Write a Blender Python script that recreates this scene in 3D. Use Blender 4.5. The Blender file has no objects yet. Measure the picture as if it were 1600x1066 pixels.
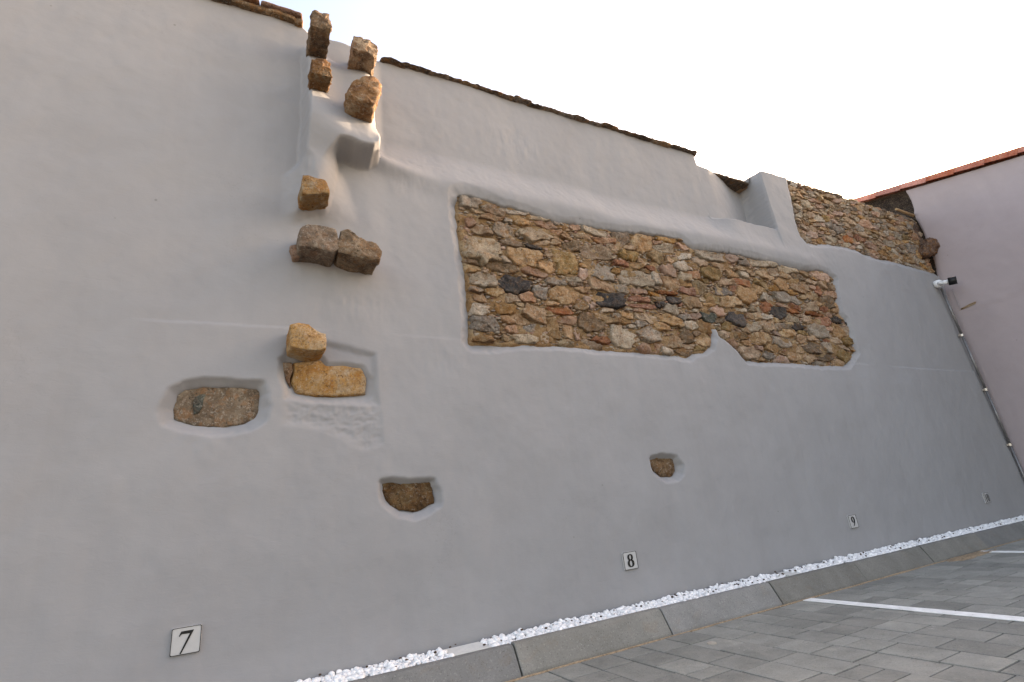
import bpy, math, random
import numpy as np
from mathutils import Matrix, Vector, noise as mnoise

random.seed(7); rng = np.random.default_rng(11)
SC = bpy.context.scene
COL = SC.collection
PI = math.pi

# ------------------------------------------------------------------ camera
# rows: world X (along the wall), Y (into the wall), Z (up) in image axes
HV = np.array([2352, 634.]); VV = np.array([540, -1810.]); CC = np.array([800, 533.])
FOC = math.sqrt(-(HV-CC) @ (VV-CC))
def nrm(v): return v/np.linalg.norm(v)
AX = nrm(np.array([*(HV-CC), FOC])); AZ = nrm(np.array([*(VV-CC), FOC])); AY = np.cross(AZ, AX)
RW = np.array([AX, AY, AZ])
CAMH = 0.755
cam_d = bpy.data.cameras.new('camera'); cam = bpy.data.objects.new('camera', cam_d); COL.objects.link(cam)
cam_d.sensor_width = 36; cam_d.lens = FOC*36/1600; cam_d.clip_start = 0.02; cam_d.clip_end = 2000
right = RW @ np.array([1, 0, 0]); up = RW @ np.array([0, -1, 0]); back = RW @ np.array([0, 0, -1])
m = Matrix(((right[0], up[0], back[0], 0), (right[1], up[1], back[1], 0), (right[2], up[2], back[2], CAMH), (0, 0, 0, 1)))
cam.matrix_world = m
SC.camera = cam

# ------------------------------------------------------------------ light
SUN = nrm(np.array([0.913, 0.084, 0.40]))
elev = math.asin(SUN[2]); az = math.atan2(SUN[0], SUN[1])     # clockwise from +Y
w = bpy.data.worlds.new('World'); SC.world = w; w.use_nodes = True
nt = w.node_tree; bg = nt.nodes['Background']
sky = nt.nodes.new('ShaderNodeTexSky'); sky.sky_type = 'NISHITA'; sky.sun_disc = False
sky.sun_elevation = elev; sky.sun_rotation = az
sky.air_density = 1.0; sky.dust_density = 3.0; sky.ozone_density = 1.0; sky.altitude = 100
nt.links.new(sky.outputs[0], bg.inputs[0]); bg.inputs[1].default_value = 0.15
sd = bpy.data.lights.new('sun', 'SUN'); sd.energy = 3.0; sd.angle = math.radians(0.5); sd.color = (1, .93, .82)
so = bpy.data.objects.new('sun', sd); COL.objects.link(so)
so.rotation_euler = Vector(SUN).to_track_quat('Z', 'Y').to_euler(); so.location = (6, 4, 9)
SC.view_settings.view_transform = 'Standard'; SC.view_settings.look = 'None'
SC.view_settings.gamma = 1; SC.view_settings.use_curve_mapping = False
SC.view_settings.exposure = 2.34
SC.view_settings.use_white_balance = True; SC.view_settings.white_balance_temperature = 8720; SC.view_settings.white_balance_tint = 19

# ------------------------------------------------------------------ measuring
YW = 2.92                                  # distance from the lens to the wall's plane
def ray(px, py): return RW @ np.array([px-CC[0], py-CC[1], FOC])
def UZ(px, py, o=0.0):                     # point on the wall plane standing o metres proud
    r = ray(px, py); t = (YW-o)/r[1]; return (r[0]*t, r[2]*t+CAMH)
def W3(px, py, o=0.0):
    u, z = UZ(px, py, o); return (u, YW-o, z)
def XP(px, py, x):                         # point on a plane of constant x
    r = ray(px, py); t = x/r[0]; return (x, r[1]*t, r[2]*t+CAMH)
def GP(px, py, z=0.0):
    r = ray(px, py); t = (z-CAMH)/r[2]; return (r[0]*t, r[1]*t)
def poly_uz(pts, o=0.0): return np.array([UZ(x, y, o) for x, y in pts])

# ------------------------------------------------------------------ noise
_T = np.random.default_rng(5).random((256, 256))
def vn(x, y):
    xi = np.floor(x).astype(int); yi = np.floor(y).astype(int)
    fx = x-xi; fy = y-yi; fx = fx*fx*fx*(fx*(fx*6-15)+10); fy = fy*fy*fy*(fy*(fy*6-15)+10)
    a = _T[xi % 256, yi % 256]; b = _T[(xi+1) % 256, yi % 256]; c = _T[xi % 256, (yi+1) % 256]; d = _T[(xi+1) % 256, (yi+1) % 256]
    return (a*(1-fx)+b*fx)*(1-fy)+(c*(1-fx)+d*fx)*fy-0.5
def fbm(x, y, n=4, g=0.5):
    s = 0; a = 1; k = 1.0
    for i in range(n):
        s = s+a*vn(x*k+17.3*i, y*k+9.1*i); a *= g; k *= 2.03
    return s
def sst(a, b, x):
    t = np.clip((x-a)/(b-a), 0, 1); return t*t*(3-2*t)
def sdf(U, Z, P):                          # signed distance, negative inside
    d = np.full(U.shape, 1e9); ins = np.zeros(U.shape, bool); n = len(P)
    for i in range(n):
        ax, ay = P[i]; bx, by = P[(i+1) % n]; ex, ey = bx-ax, by-ay
        t = np.clip(((U-ax)*ex+(Z-ay)*ey)/(ex*ex+ey*ey+1e-12), 0, 1)
        d = np.minimum(d, np.hypot(U-ax-t*ex, Z-ay-t*ey))
        if ay != by:
            c = ((ay > Z) != (by > Z)) & (U < (bx-ax)*(Z-ay)/(by-ay)+ax); ins ^= c
    return np.where(ins, -d, d)

# ------------------------------------------------------------------ objects
def tag(o, label=None, cat=None, group=None, kind=None):
    if label: o['label'] = label
    if cat: o['category'] = cat
    if group: o['group'] = group
    if kind: o['kind'] = kind
    return o
def empty(name, loc):
    o = bpy.data.objects.new(name, None); COL.objects.link(o); o.location = loc; o.empty_display_size = .1; return o
def mkobj(name, V, F, mat, parent=None, smooth=True, center=True, fmat=None):
    V = np.asarray(V, float).reshape(-1, 3)
    c = (V.min(0)+V.max(0))/2 if center else np.zeros(3)
    me = bpy.data.meshes.new(name)
    if isinstance(F, np.ndarray) and F.ndim == 2:
        k = F.shape[1]; me.vertices.add(len(V)); me.vertices.foreach_set('co', (V-c).astype(np.float32).ravel())
        me.loops.add(F.size); me.loops.foreach_set('vertex_index', F.astype(np.int32).ravel())
        me.polygons.add(len(F)); me.polygons.foreach_set('loop_start', np.arange(0, F.size, k, dtype=np.int32))
        me.update(calc_edges=True); me.validate()
    else:
        me.from_pydata([tuple(v) for v in (V-c)], [], [tuple(map(int, f)) for f in F]); me.update()
    mats = mat if isinstance(mat, (list, tuple)) else [mat]
    for q in mats: me.materials.append(q)
    if smooth: me.polygons.foreach_set('use_smooth', [True]*len(me.polygons))
    if fmat is not None: me.polygons.foreach_set('material_index', list(map(int, fmat)))
    o = bpy.data.objects.new(name, me); COL.objects.link(o)
    if parent is not None:
        o.parent = parent
        pl = np.array(parent.location) if parent.parent is None else np.array(parent.location)+np.array(parent.parent.location)
        o.location = c-pl
    else: o.location = c
    return o
class MB:
    def __init__(s): s.v = []; s.f = []; s.n = 0
    def add(s, V, F):
        V = [tuple(v) for v in V]; s.v += V; s.f += [tuple(i+s.n for i in f) for f in F]; s.n += len(V)
    def box(s, x0, x1, y0, y1, z0, z1):
        s.add([(x0,y0,z0),(x1,y0,z0),(x1,y1,z0),(x0,y1,z0),(x0,y0,z1),(x1,y0,z1),(x1,y1,z1),(x0,y1,z1)],
              [(0,3,2,1),(4,5,6,7),(0,1,5,4),(1,2,6,5),(2,3,7,6),(3,0,4,7)])
    def tube(s, a, b, r0, r1=None, n=16, cap=True, roll=0):
        a = Vector(a); b = Vector(b); r1 = r0 if r1 is None else r1
        q = (b-a).to_track_quat('Z', 'Y'); V = []
        for p, r in ((a, r0), (b, r1)):
            for i in range(n):
                t = 2*PI*i/n+roll; V.append(tuple(p+q @ Vector((r*math.cos(t), r*math.sin(t), 0))))
        F = [(i, (i+1) % n, n+(i+1) % n, n+i) for i in range(n)]
        if cap: F += [tuple(range(n-1, -1, -1)), tuple(range(n, 2*n))]
        s.add(V, F)
    def make(s, name, mat, parent=None, smooth=False): return mkobj(name, s.v, s.f, mat, parent, smooth)

# ------------------------------------------------------------------ materials
def newmat(name):
    M = bpy.data.materials.new(name); M.use_nodes = True; n = M.node_tree
    b = n.nodes['Principled BSDF']; b.inputs['Roughness'].default_value = .9
    b.inputs['Specular IOR Level'].default_value = .25
    return M, n, b
def nd(n, t, **k):
    x = n.nodes.new(t)
    for a, v in k.items(): setattr(x, a, v)
    return x
def ramp(n, src, stops):
    r = nd(n, 'ShaderNodeValToRGB'); e = r.color_ramp.elements
    while len(e) < len(stops): e.new(.5)
    for i, (p, c) in enumerate(stops):
        e[i].position = p; e[i].color = (*c, 1) if len(c) == 3 else c
    n.links.new(src, r.inputs[0]); return r
def noise(n, vec, scale, det=4, rough=.55, dist=0):
    x = nd(n, 'ShaderNodeTexNoise'); x.inputs['Scale'].default_value = scale; x.inputs['Detail'].default_value = det
    x.inputs['Roughness'].default_value = rough; x.inputs['Distortion'].default_value = dist
    if vec is not None: n.links.new(vec, x.inputs['Vector'])
    return x
def mix(n, a, b, f, mode='MIX'):
    x = nd(n, 'ShaderNodeMix', data_type='RGBA', blend_type=mode)
    for s, k in ((f, 0), (a, 6), (b, 7)):
        if hasattr(s, 'links') or hasattr(s, 'is_linked'): n.links.new(s, x.inputs[k])
        elif isinstance(s, (int, float)): x.inputs[k].default_value = s
        else: x.inputs[k].default_value = (*s, 1)
    return x.outputs[2]
def math_(n, op, a, b=0.0, c=None):
    x = nd(n, 'ShaderNodeMath', operation=op)
    for i, s in enumerate((a, b) if c is None else (a, b, c)):
        if hasattr(s, 'is_linked'): n.links.new(s, x.inputs[i])
        else: x.inputs[i].default_value = s
    return x.outputs[0]
def bump(n, b, h, dist, strength=1.0, prev=None):
    x = nd(n, 'ShaderNodeBump'); x.inputs['Distance'].default_value = dist; x.inputs['Strength'].default_value = strength
    n.links.new(h, x.inputs['Height'])
    if prev is not None: n.links.new(prev, x.inputs['Normal'])
    n.links.new(x.outputs[0], b.inputs['Normal']); return x.outputs[0]
def rcoord(n, off=True):
    tc = nd(n, 'ShaderNodeTexCoord'); 
    if not off: return tc.outputs['Object'], None
    oi = nd(n, 'ShaderNodeObjectInfo'); v = nd(n, 'ShaderNodeVectorMath', operation='ADD')
    mm = nd(n, 'ShaderNodeVectorMath', operation='SCALE'); mm.inputs[0].default_value = (37, 53, 71)
    n.links.new(oi.outputs['Random'], mm.inputs['Scale']); n.links.new(tc.outputs['Object'], v.inputs[0]); n.links.new(mm.outputs[0], v.inputs[1])
    return v.outputs[0], oi.outputs['Random']

def plaster_mat(name, c=(.288, .281, .279), c2=(.268, .261, .259), stain=None):
    M, n, b = newmat(name); v, _ = rcoord(n, False)
    mp = nd(n, 'ShaderNodeMapping'); mp.inputs['Scale'].default_value = (1, 1, .45); n.links.new(v, mp.inputs[0])
    a = noise(n, mp.outputs[0], 1.6, 5, .6, .6); r = ramp(n, a.outputs[0], [(.3, c2), (.62, c)])
    s = noise(n, v, 55, 3, .6); rs = ramp(n, s.outputs[0], [(.69, (0, 0, 0)), (.78, (1, 1, 1))])
    col = mix(n, r.outputs[0], (c2[0]*.62, c2[1]*.60, c2[2]*.56), math_(n, 'MULTIPLY', rs.outputs[0], .16))
    vs_ = nd(n, 'ShaderNodeTexVoronoi'); vs_.inputs['Scale'].default_value = 5.5; n.links.new(v, vs_.inputs['Vector'])
    pm_ = ramp(n, vs_.outputs['Distance'], [(.028, (1, 1, 1)), (.045, (0, 0, 0))]); pk = ramp(n, noise(n, v, 2.3, 2).outputs[0], [(.54, (0, 0, 0)), (.58, (1, 1, 1))])
    col = mix(n, col, (.10, .09, .08), math_(n, 'MULTIPLY', math_(n, 'MULTIPLY', pm_.outputs[0], pk.outputs[0]), .45))
    ms = nd(n, 'ShaderNodeMapping'); ms.inputs['Scale'].default_value = (9, 1, .5); n.links.new(v, ms.inputs[0]); st = noise(n, ms.outputs[0], 1.0, 5, .65)
    col = mix(n, col, (c2[0]*.84, c2[1]*.83, c2[2]*.80), math_(n, 'MULTIPLY', ramp(n, st.outputs[0], [(.54, (0, 0, 0)), (.72, (1, 1, 1))]).outputs[0], .14))
    a2 = noise(n, v, 7, 4, .6, 1.0); r2 = ramp(n, a2.outputs[0], [(.35, (.97, .97, .972)), (.65, (1, 1, 1))])
    col = mix(n, col, r2.outputs[0], 1.0, 'MULTIPLY')
    # fine cracks and pin marks
    vo = nd(n, 'ShaderNodeTexVoronoi', feature='DISTANCE_TO_EDGE'); vo.inputs['Scale'].default_value = .9
    dd = noise(n, v, 3.2, 5, .7); dm = nd(n, 'ShaderNodeVectorMath', operation='ADD'); n.links.new(v, dm.inputs[0]); n.links.new(dd.outputs['Color'], dm.inputs[1]); n.links.new(dm.outputs[0], vo.inputs['Vector'])
    cr = ramp(n, vo.outputs['Distance'], [(0, (1, 1, 1)), (.0035, (0, 0, 0))]); cm = ramp(n, noise(n, v, 1.1, 2).outputs[0], [(.52, (0, 0, 0)), (.62, (1, 1, 1))])
    col = mix(n, col, (c2[0]*.7, c2[1]*.69, c2[2]*.67), math_(n, 'MULTIPLY', math_(n, 'MULTIPLY', cr.outputs[0], cm.outputs[0]), .35))
    n.links.new(col, b.inputs['Base Color'])
    mt = nd(n, 'ShaderNodeMapping'); mt.inputs['Scale'].default_value = (1, 1, 2.2); mt.inputs['Rotation'].default_value = (0, .5, 0); n.links.new(v, mt.inputs[0]); h1 = noise(n, mt.outputs[0], 13, 7, .68, 1.2); h2 = noise(n, v, 130, 4, .7)
    p = bump(n, b, h1.outputs[0], .006, .22); bump(n, b, h2.outputs[0], .0012, .22, p)
    return M
def stone_mat(name, a, bc, c, speck=(.05, .045, .04), spk=.35, sc=1.0, bstr=1.0, pale=(.5, .46, .38), smear=.45):
    M, n, b = newmat(name); v, r = rcoord(n)
    n1 = noise(n, v, 9*sc, 5, .65, .8); col = ramp(n, n1.outputs[0], [(.32, a), (.5, bc), (.68, c)]).outputs[0]
    n2 = noise(n, v, 78*sc, 4, .75); sp = ramp(n, n2.outputs[0], [(.56, (0, 0, 0)), (.64, (1, 1, 1))])
    col = mix(n, col, speck, math_(n, 'MULTIPLY', sp.outputs[0], spk))
    n3 = noise(n, v, 62*sc, 4, .75); sp2 = ramp(n, n3.outputs[0], [(.57, (0, 0, 0)), (.66, (1, 1, 1))])
    col = mix(n, col, pale, math_(n, 'MULTIPLY', sp2.outputs[0], spk*.9))
    n4 = noise(n, v, 24*sc, 6, .72, .6); sp3 = ramp(n, n4.outputs[0], [(.50, (0, 0, 0)), (.60, (1, 1, 1))])
    col = mix(n, col, (.28, .145, .058), math_(n, 'MULTIPLY', sp3.outputs[0], smear))
    n7 = noise(n, v, 60*sc, 4, .75, .6); col = mix(n, col, pale, math_(n, 'MULTIPLY', ramp(n, n7.outputs[0], [(.56, (0, 0, 0)), (.64, (1, 1, 1))]).outputs[0], .35))
    n8 = noise(n, v, 19*sc, 5, .75, 1.0); col = mix(n, col, tuple(q*.35 for q in a), math_(n, 'MULTIPLY', ramp(n, n8.outputs[0], [(.35, (1, 1, 1)), (.42, (0, 0, 0))]).outputs[0], .6))
    n5 = noise(n, v, 42*sc, 5, .75, .8); sp4 = ramp(n, n5.outputs[0], [(.33, (1, 1, 1)), (.43, (0, 0, 0))])
    col = mix(n, col, tuple(q*.28 for q in a), math_(n, 'MULTIPLY', sp4.outputs[0], .9))
    hs = nd(n, 'ShaderNodeHueSaturation'); n.links.new(col, hs.inputs['Color'])
    n.links.new(math_(n, 'MULTIPLY_ADD', r, .55, .86), hs.inputs['Value'])
    rr = nd(n, 'ShaderNodeMath', operation='FRACT'); n.links.new(math_(n, 'MULTIPLY', r, 17.3), rr.inputs[0])
    n.links.new(math_(n, 'MULTIPLY_ADD', rr.outputs[0], .34, .90), hs.inputs['Saturation'])
    hs.inputs['Hue'].default_value = .492
    n.links.new(hs.outputs[0], b.inputs['Base Color'])
    h1 = noise(n, v, 24*sc, 8, .74, .5); h2 = noise(n, v, 130*sc, 4, .75)
    p = bump(n, b, h1.outputs[0], .034, bstr); bump(n, b, h2.outputs[0], .004, bstr, p)
    return M
M = {}
M['plaster'] = plaster_mat('white_plaster')
M['plaster_side'] = plaster_mat('side_plaster', (.39, .322, .318), (.352, .29, .286))
M['granite'] = stone_mat('pale_granite', (.24, .185, .125), (.35, .285, .21), (.45, .385, .29), spk=.8, smear=.35)
M['tan'] = stone_mat('tan_stone', (.21, .13, .07), (.33, .23, .14), (.43, .335, .22), spk=.6, smear=.55)
M['ochre'] = stone_mat('ochre_stone', (.22, .115, .045), (.32, .20, .10), (.40, .29, .17), smear=.5)
M['olive'] = stone_mat('olive_stone', (.14, .095, .045), (.22, .155, .08), (.28, .21, .12))
M['brown'] = stone_mat('brown_stone', (.10, .068, .04), (.17, .12, .075), (.24, .18, .12))
M['pink'] = stone_mat('pinkish_stone', (.27, .15, .095), (.36, .235, .16), (.44, .32, .23))
M['brick'] = stone_mat('red_brick', (.18, .075, .04), (.27, .13, .075), (.34, .20, .12), spk=.25, smear=.5)
M['slate'] = stone_mat('dark_slate', (.022, .020, .020), (.045, .040, .038), (.11, .095, .08), pale=(.2, .18, .15), spk=.5, smear=.18)
M['green'] = stone_mat('greenish_stone', (.03, .034, .028), (.07, .075, .06), (.15, .15, .11), spk=.4, smear=.15)
M['grey'] = stone_mat('grey_stone', (.14, .115, .085), (.22, .18, .14), (.32, .27, .21), spk=.6)
def mortar_mat(name, a, bc, c):
    Mm, n, b = newmat(name); v, _ = rcoord(n, False)
    n1 = noise(n, v, 5, 6, .7, .8); col = ramp(n, n1.outputs[0], [(.33, a), (.5, bc), (.66, c)]).outputs[0]
    n2 = noise(n, v, 60, 5, .7); col = mix(n, col, (.09, .05, .025), math_(n, 'MULTIPLY', ramp(n, n2.outputs[0], [(.55, (0,0,0)), (.68, (1,1,1))]).outputs[0], .6))
    n3 = noise(n, v, 90, 4, .7); col = mix(n, col, (.44, .34, .22), math_(n, 'MULTIPLY', ramp(n, n3.outputs[0], [(.56, (0,0,0)), (.68, (1,1,1))]).outputs[0], .5))
    mc = nd(n, 'ShaderNodeMapping'); mc.inputs['Scale'].default_value = (1, 1, 2.6); n.links.new(v, mc.inputs[0]); n6 = noise(n, mc.outputs[0], 15, 5, .7, .9)
    col = mix(n, col, tuple(q*.16 for q in a), math_(n, 'MULTIPLY', ramp(n, n6.outputs[0], [(.36, (1,1,1)), (.42, (0,0,0))]).outputs[0], .85))  # shade of open gaps painted into the mortar colour as long dark cracks
    n.links.new(col, b.inputs['Base Color'])
    p = bump(n, b, noise(n, v, 26, 7, .7).outputs[0], .03, 1); bump(n, b, noise(n, v, 120, 4, .75).outputs[0], .006, 1, p)
    return Mm
M['mortar'] = mortar_mat('earth_mortar', (.22, .11, .045), (.32, .19, .09), (.42, .30, .18))
M['mortar2'] = mortar_mat('upper_earth_mortar', (.26, .16, .09), (.36, .245, .155), (.43, .325, .22))
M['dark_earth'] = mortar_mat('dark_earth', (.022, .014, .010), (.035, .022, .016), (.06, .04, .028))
def simple(name, c, rough=.6, metal=0, var=.12, sc=30, bd=.0008):
    Mm, n, b = newmat(name); v, _ = rcoord(n)
    x = noise(n, v, sc, 4, .6); r = ramp(n, x.outputs[0], [(.35, tuple(q*(1-var) for q in c)), (.65, tuple(min(1, q*(1+var)) for q in c))])
    n.links.new(r.outputs[0], b.inputs['Base Color']); b.inputs['Roughness'].default_value = rough; b.inputs['Metallic'].default_value = metal
    bump(n, b, noise(n, v, sc*3, 3).outputs[0], bd, .5); return Mm
def concrete_mat(name, a, c, sc=1.0, stain=(.2, .12, .06), sf=.25):
    Mm, n, b = newmat(name); v, r = rcoord(n)
    x = noise(n, v, 4*sc, 6, .65, .5); col = ramp(n, x.outputs[0], [(.35, a), (.65, c)]).outputs[0]
    y = noise(n, v, 130*sc, 3, .7); col = mix(n, col, (.03, .028, .026), math_(n, 'MULTIPLY', ramp(n, y.outputs[0], [(.57, (0,0,0)), (.66, (1,1,1))]).outputs[0], .45))
    y = noise(n, v, 105*sc, 3, .7); col = mix(n, col, (.42, .40, .36), math_(n, 'MULTIPLY', ramp(n, y.outputs[0], [(.58, (0,0,0)), (.68, (1,1,1))]).outputs[0], .35))
    y = noise(n, v, 6*sc, 5, .7, 1.5); col = mix(n, col, stain, math_(n, 'MULTIPLY', ramp(n, y.outputs[0], [(.55, (0,0,0)), (.75, (1,1,1))]).outputs[0], sf))
    if 'paver' in name:
        ge = nd(n, 'ShaderNodeNewGeometry'); z1 = noise(n, ge.outputs['Position'], 1.5, 5, .6, .8)
        col = mix(n, col, (.40, .375, .32), math_(n, 'MULTIPLY', ramp(n, z1.outputs[0], [(.50, (0,0,0)), (.70, (1,1,1))]).outputs[0], .42))
        z2 = noise(n, ge.outputs['Position'], 9, 6, .7, .5); col = mix(n, col, (.12, .115, .10), math_(n, 'MULTIPLY', ramp(n, z2.outputs[0], [(.54, (0,0,0)), (.70, (1,1,1))]).outputs[0], .35))
        z3 = noise(n, ge.outputs['Position'], 16, 4, .6, 1.5); col = mix(n, col, (.60, .58, .53), math_(n, 'MULTIPLY', ramp(n, z3.outputs[0], [(.70, (0,0,0)), (.74, (1,1,1))]).outputs[0], .5))
    if r is not None:
        hs = nd(n, 'ShaderNodeHueSaturation'); n.links.new(col, hs.inputs['Color']); n.links.new(math_(n, 'MULTIPLY_ADD', r, .30, .82), hs.inputs['Value']); col = hs.outputs[0]
    n.links.new(col, b.inputs['Base Color']); b.inputs['Roughness'].default_value = .8
    p = bump(n, b, noise(n, v, 40*sc, 5, .65).outputs[0], .004, .7); bump(n, b, noise(n, v, 260*sc, 3, .7).outputs[0], .0015, .8, p)
    return Mm
M['kerb_tan'] = concrete_mat('tan_concrete', (.168, .159, .138), (.222, .210, .184))
M['kerb_grey'] = concrete_mat('grey_concrete', (.165, .160, .149), (.213, .206, .192))
M['paver'] = concrete_mat('paver_concrete', (.205, .203, .178), (.275, .270, .238), stain=(.36, .34, .28), sf=.4)
M['paint'] = simple('road_paint', (.84, .83, .79), .6, var=.10, sc=14)
_n = M['paint'].node_tree; _b = _n.nodes['Principled BSDF']; _s = _b.inputs['Base Color'].links[0].from_socket
_v, _ = rcoord(_n, False); _w = ramp(_n, noise(_n, _v, 45, 6, .75, .6).outputs[0], [(.60, (0, 0, 0)), (.68, (1, 1, 1))]); _n.links.new(mix(_n, _s, (.36, .35, .31), math_(_n, 'MULTIPLY', _w.outputs[0], .75)), _b.inputs['Base Color'])
M['pebble'] = simple('white_marble', (.77, .755, .735), .5, var=.13, sc=28)
M['sand'] = simple('orange_sand', (.29, .205, .13), .95, var=.35, sc=60, bd=.004)
M['joint'] = simple('joint_dirt', (.035, .030, .025), .95, var=.4, sc=50, bd=.004)
M['cover'] = simple('pale_plastic', (.62, .61, .57), .5, var=.06)
_pl = M['plate'] = simple('glazed_plate', (.44, .43, .415), .25, var=.02)
_pl.node_tree.nodes['Principled BSDF'].inputs['Specular IOR Level'].default_value = .7; _pl.node_tree.nodes['Principled BSDF'].inputs['Roughness'].default_value = .12
M['black'] = simple('black_enamel', (.012, .012, .012), .4, var=.1)
M['white_plastic'] = simple('white_plastic', (.75, .75, .74), .4, var=.03)
M['metal'] = simple('galvanised_metal', (.20, .19, .185), .45, metal=.6, var=.15)
M['tile'] = stone_mat('terracotta_tile', (.36, .13, .08), (.45, .18, .115), (.50, .24, .16), spk=.12, bstr=.3, smear=.1)
M['wood'] = simple('old_wood', (.10, .07, .05), .9, var=.3)

# ------------------------------------------------------------------ regions of the wall, measured
PANEL = poly_uz([(717,302),(728,300),(740,304),(757,307),(785,317),(812,324),(830,330),(858,340),(885,346),(910,347),(932,352),(960,358),(985,361),(1000,360),(1017,363),(1040,366),(1066,371),(1076,380),(1086,387),(1105,389),(1132,391),(1160,397),(1192,404),(1220,411),(1243,417),(1262,421),(1280,420),(1296,425),(1306,434),(1309,450),(1312,470),(1316,488),(1325,499),(1330,512),(1335,532),(1341,547),(1334,560),(1324,571),(1300,571),(1268,569),(1230,566),(1200,565),(1171,563),(1160,550),(1149,537),(1139,530),(1129,522),(1125,512),(1117,511),(1117,525),(1113,540),(1103,547),(1087,550),(1079,557),(1050,553),(1000,548),(960,546),(925,543),(880,538),(830,536),(790,535),(760,533),(741,532),(741,510),(739,480),(737,455),(734,425),(729,395),(723,360),(719,330)])
UPPER = poly_uz([(1233,255),(1236,285),(1243,315),(1250,345),(1257,367),(1267,378),(1285,379),(1304,381),(1325,384),(1340,388),(1358,397),(1380,404),(1400,408),(1425,415),(1448,421),(1466,427)])
UPPER = np.vstack([UPPER, [(8.6, UPPER[-1][1]), (8.6, 4.8), (UPPER[0][0], 4.8)]])
STJ = poly_uz([(272,612),(291,602),(322,598),(360,600),(407,602),(411,616),(405,640),(400,652),(382,661),(350,666),(327,665),(300,661),(270,652),(267,642),(269,622)])
STI = poly_uz([(441,563),(470,560),(502,560),(510,571),(540,570),(566,574),(574,590),(572,614),(550,616),(520,618),(490,617),(461,612),(450,592),(443,575)])
STK = poly_uz([(598,754),(610,752),(640,754),(660,753),(677,752),(681,763),(682,784),(671,791),(661,797),(650,801),(628,797),(607,782),(599,766)])
STL = poly_uz([(1021,717),(1033,713),(1047,714),(1059,716),(1064,726),(1064,736),(1058,743),(1041,744),(1029,735)])
RECI = poly_uz([(440,562),(446,545),(500,530),(560,545),(588,552),(590,600),(592,632),(560,633),(480,628),(446,622)])
ROUGH = poly_uz([(445,622),(592,632),(598,690),(570,705),(530,685),(500,672),(445,662)])
PIER = poly_uz([(478,8),(600,48),(596,186),(600,202),(603,218),(599,232),(586,238),(566,234),(546,225),(532,224),(527,238),(526,262),(522,290),(512,306),(470,306),(471,250),(478,150)], .18)
TOEz = [2.45, 2.62, 2.75, 2.9, 3.02, 3.1, 3.2, 3.3]
TOEu = [.52, .60, .58, .53, .48, .44, .40, .30]
uA = UZ(1086, 240, -.1)[0]; uP = UZ(1190, 270)[0]; uP1 = UZ(1234, 285)[0]

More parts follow.
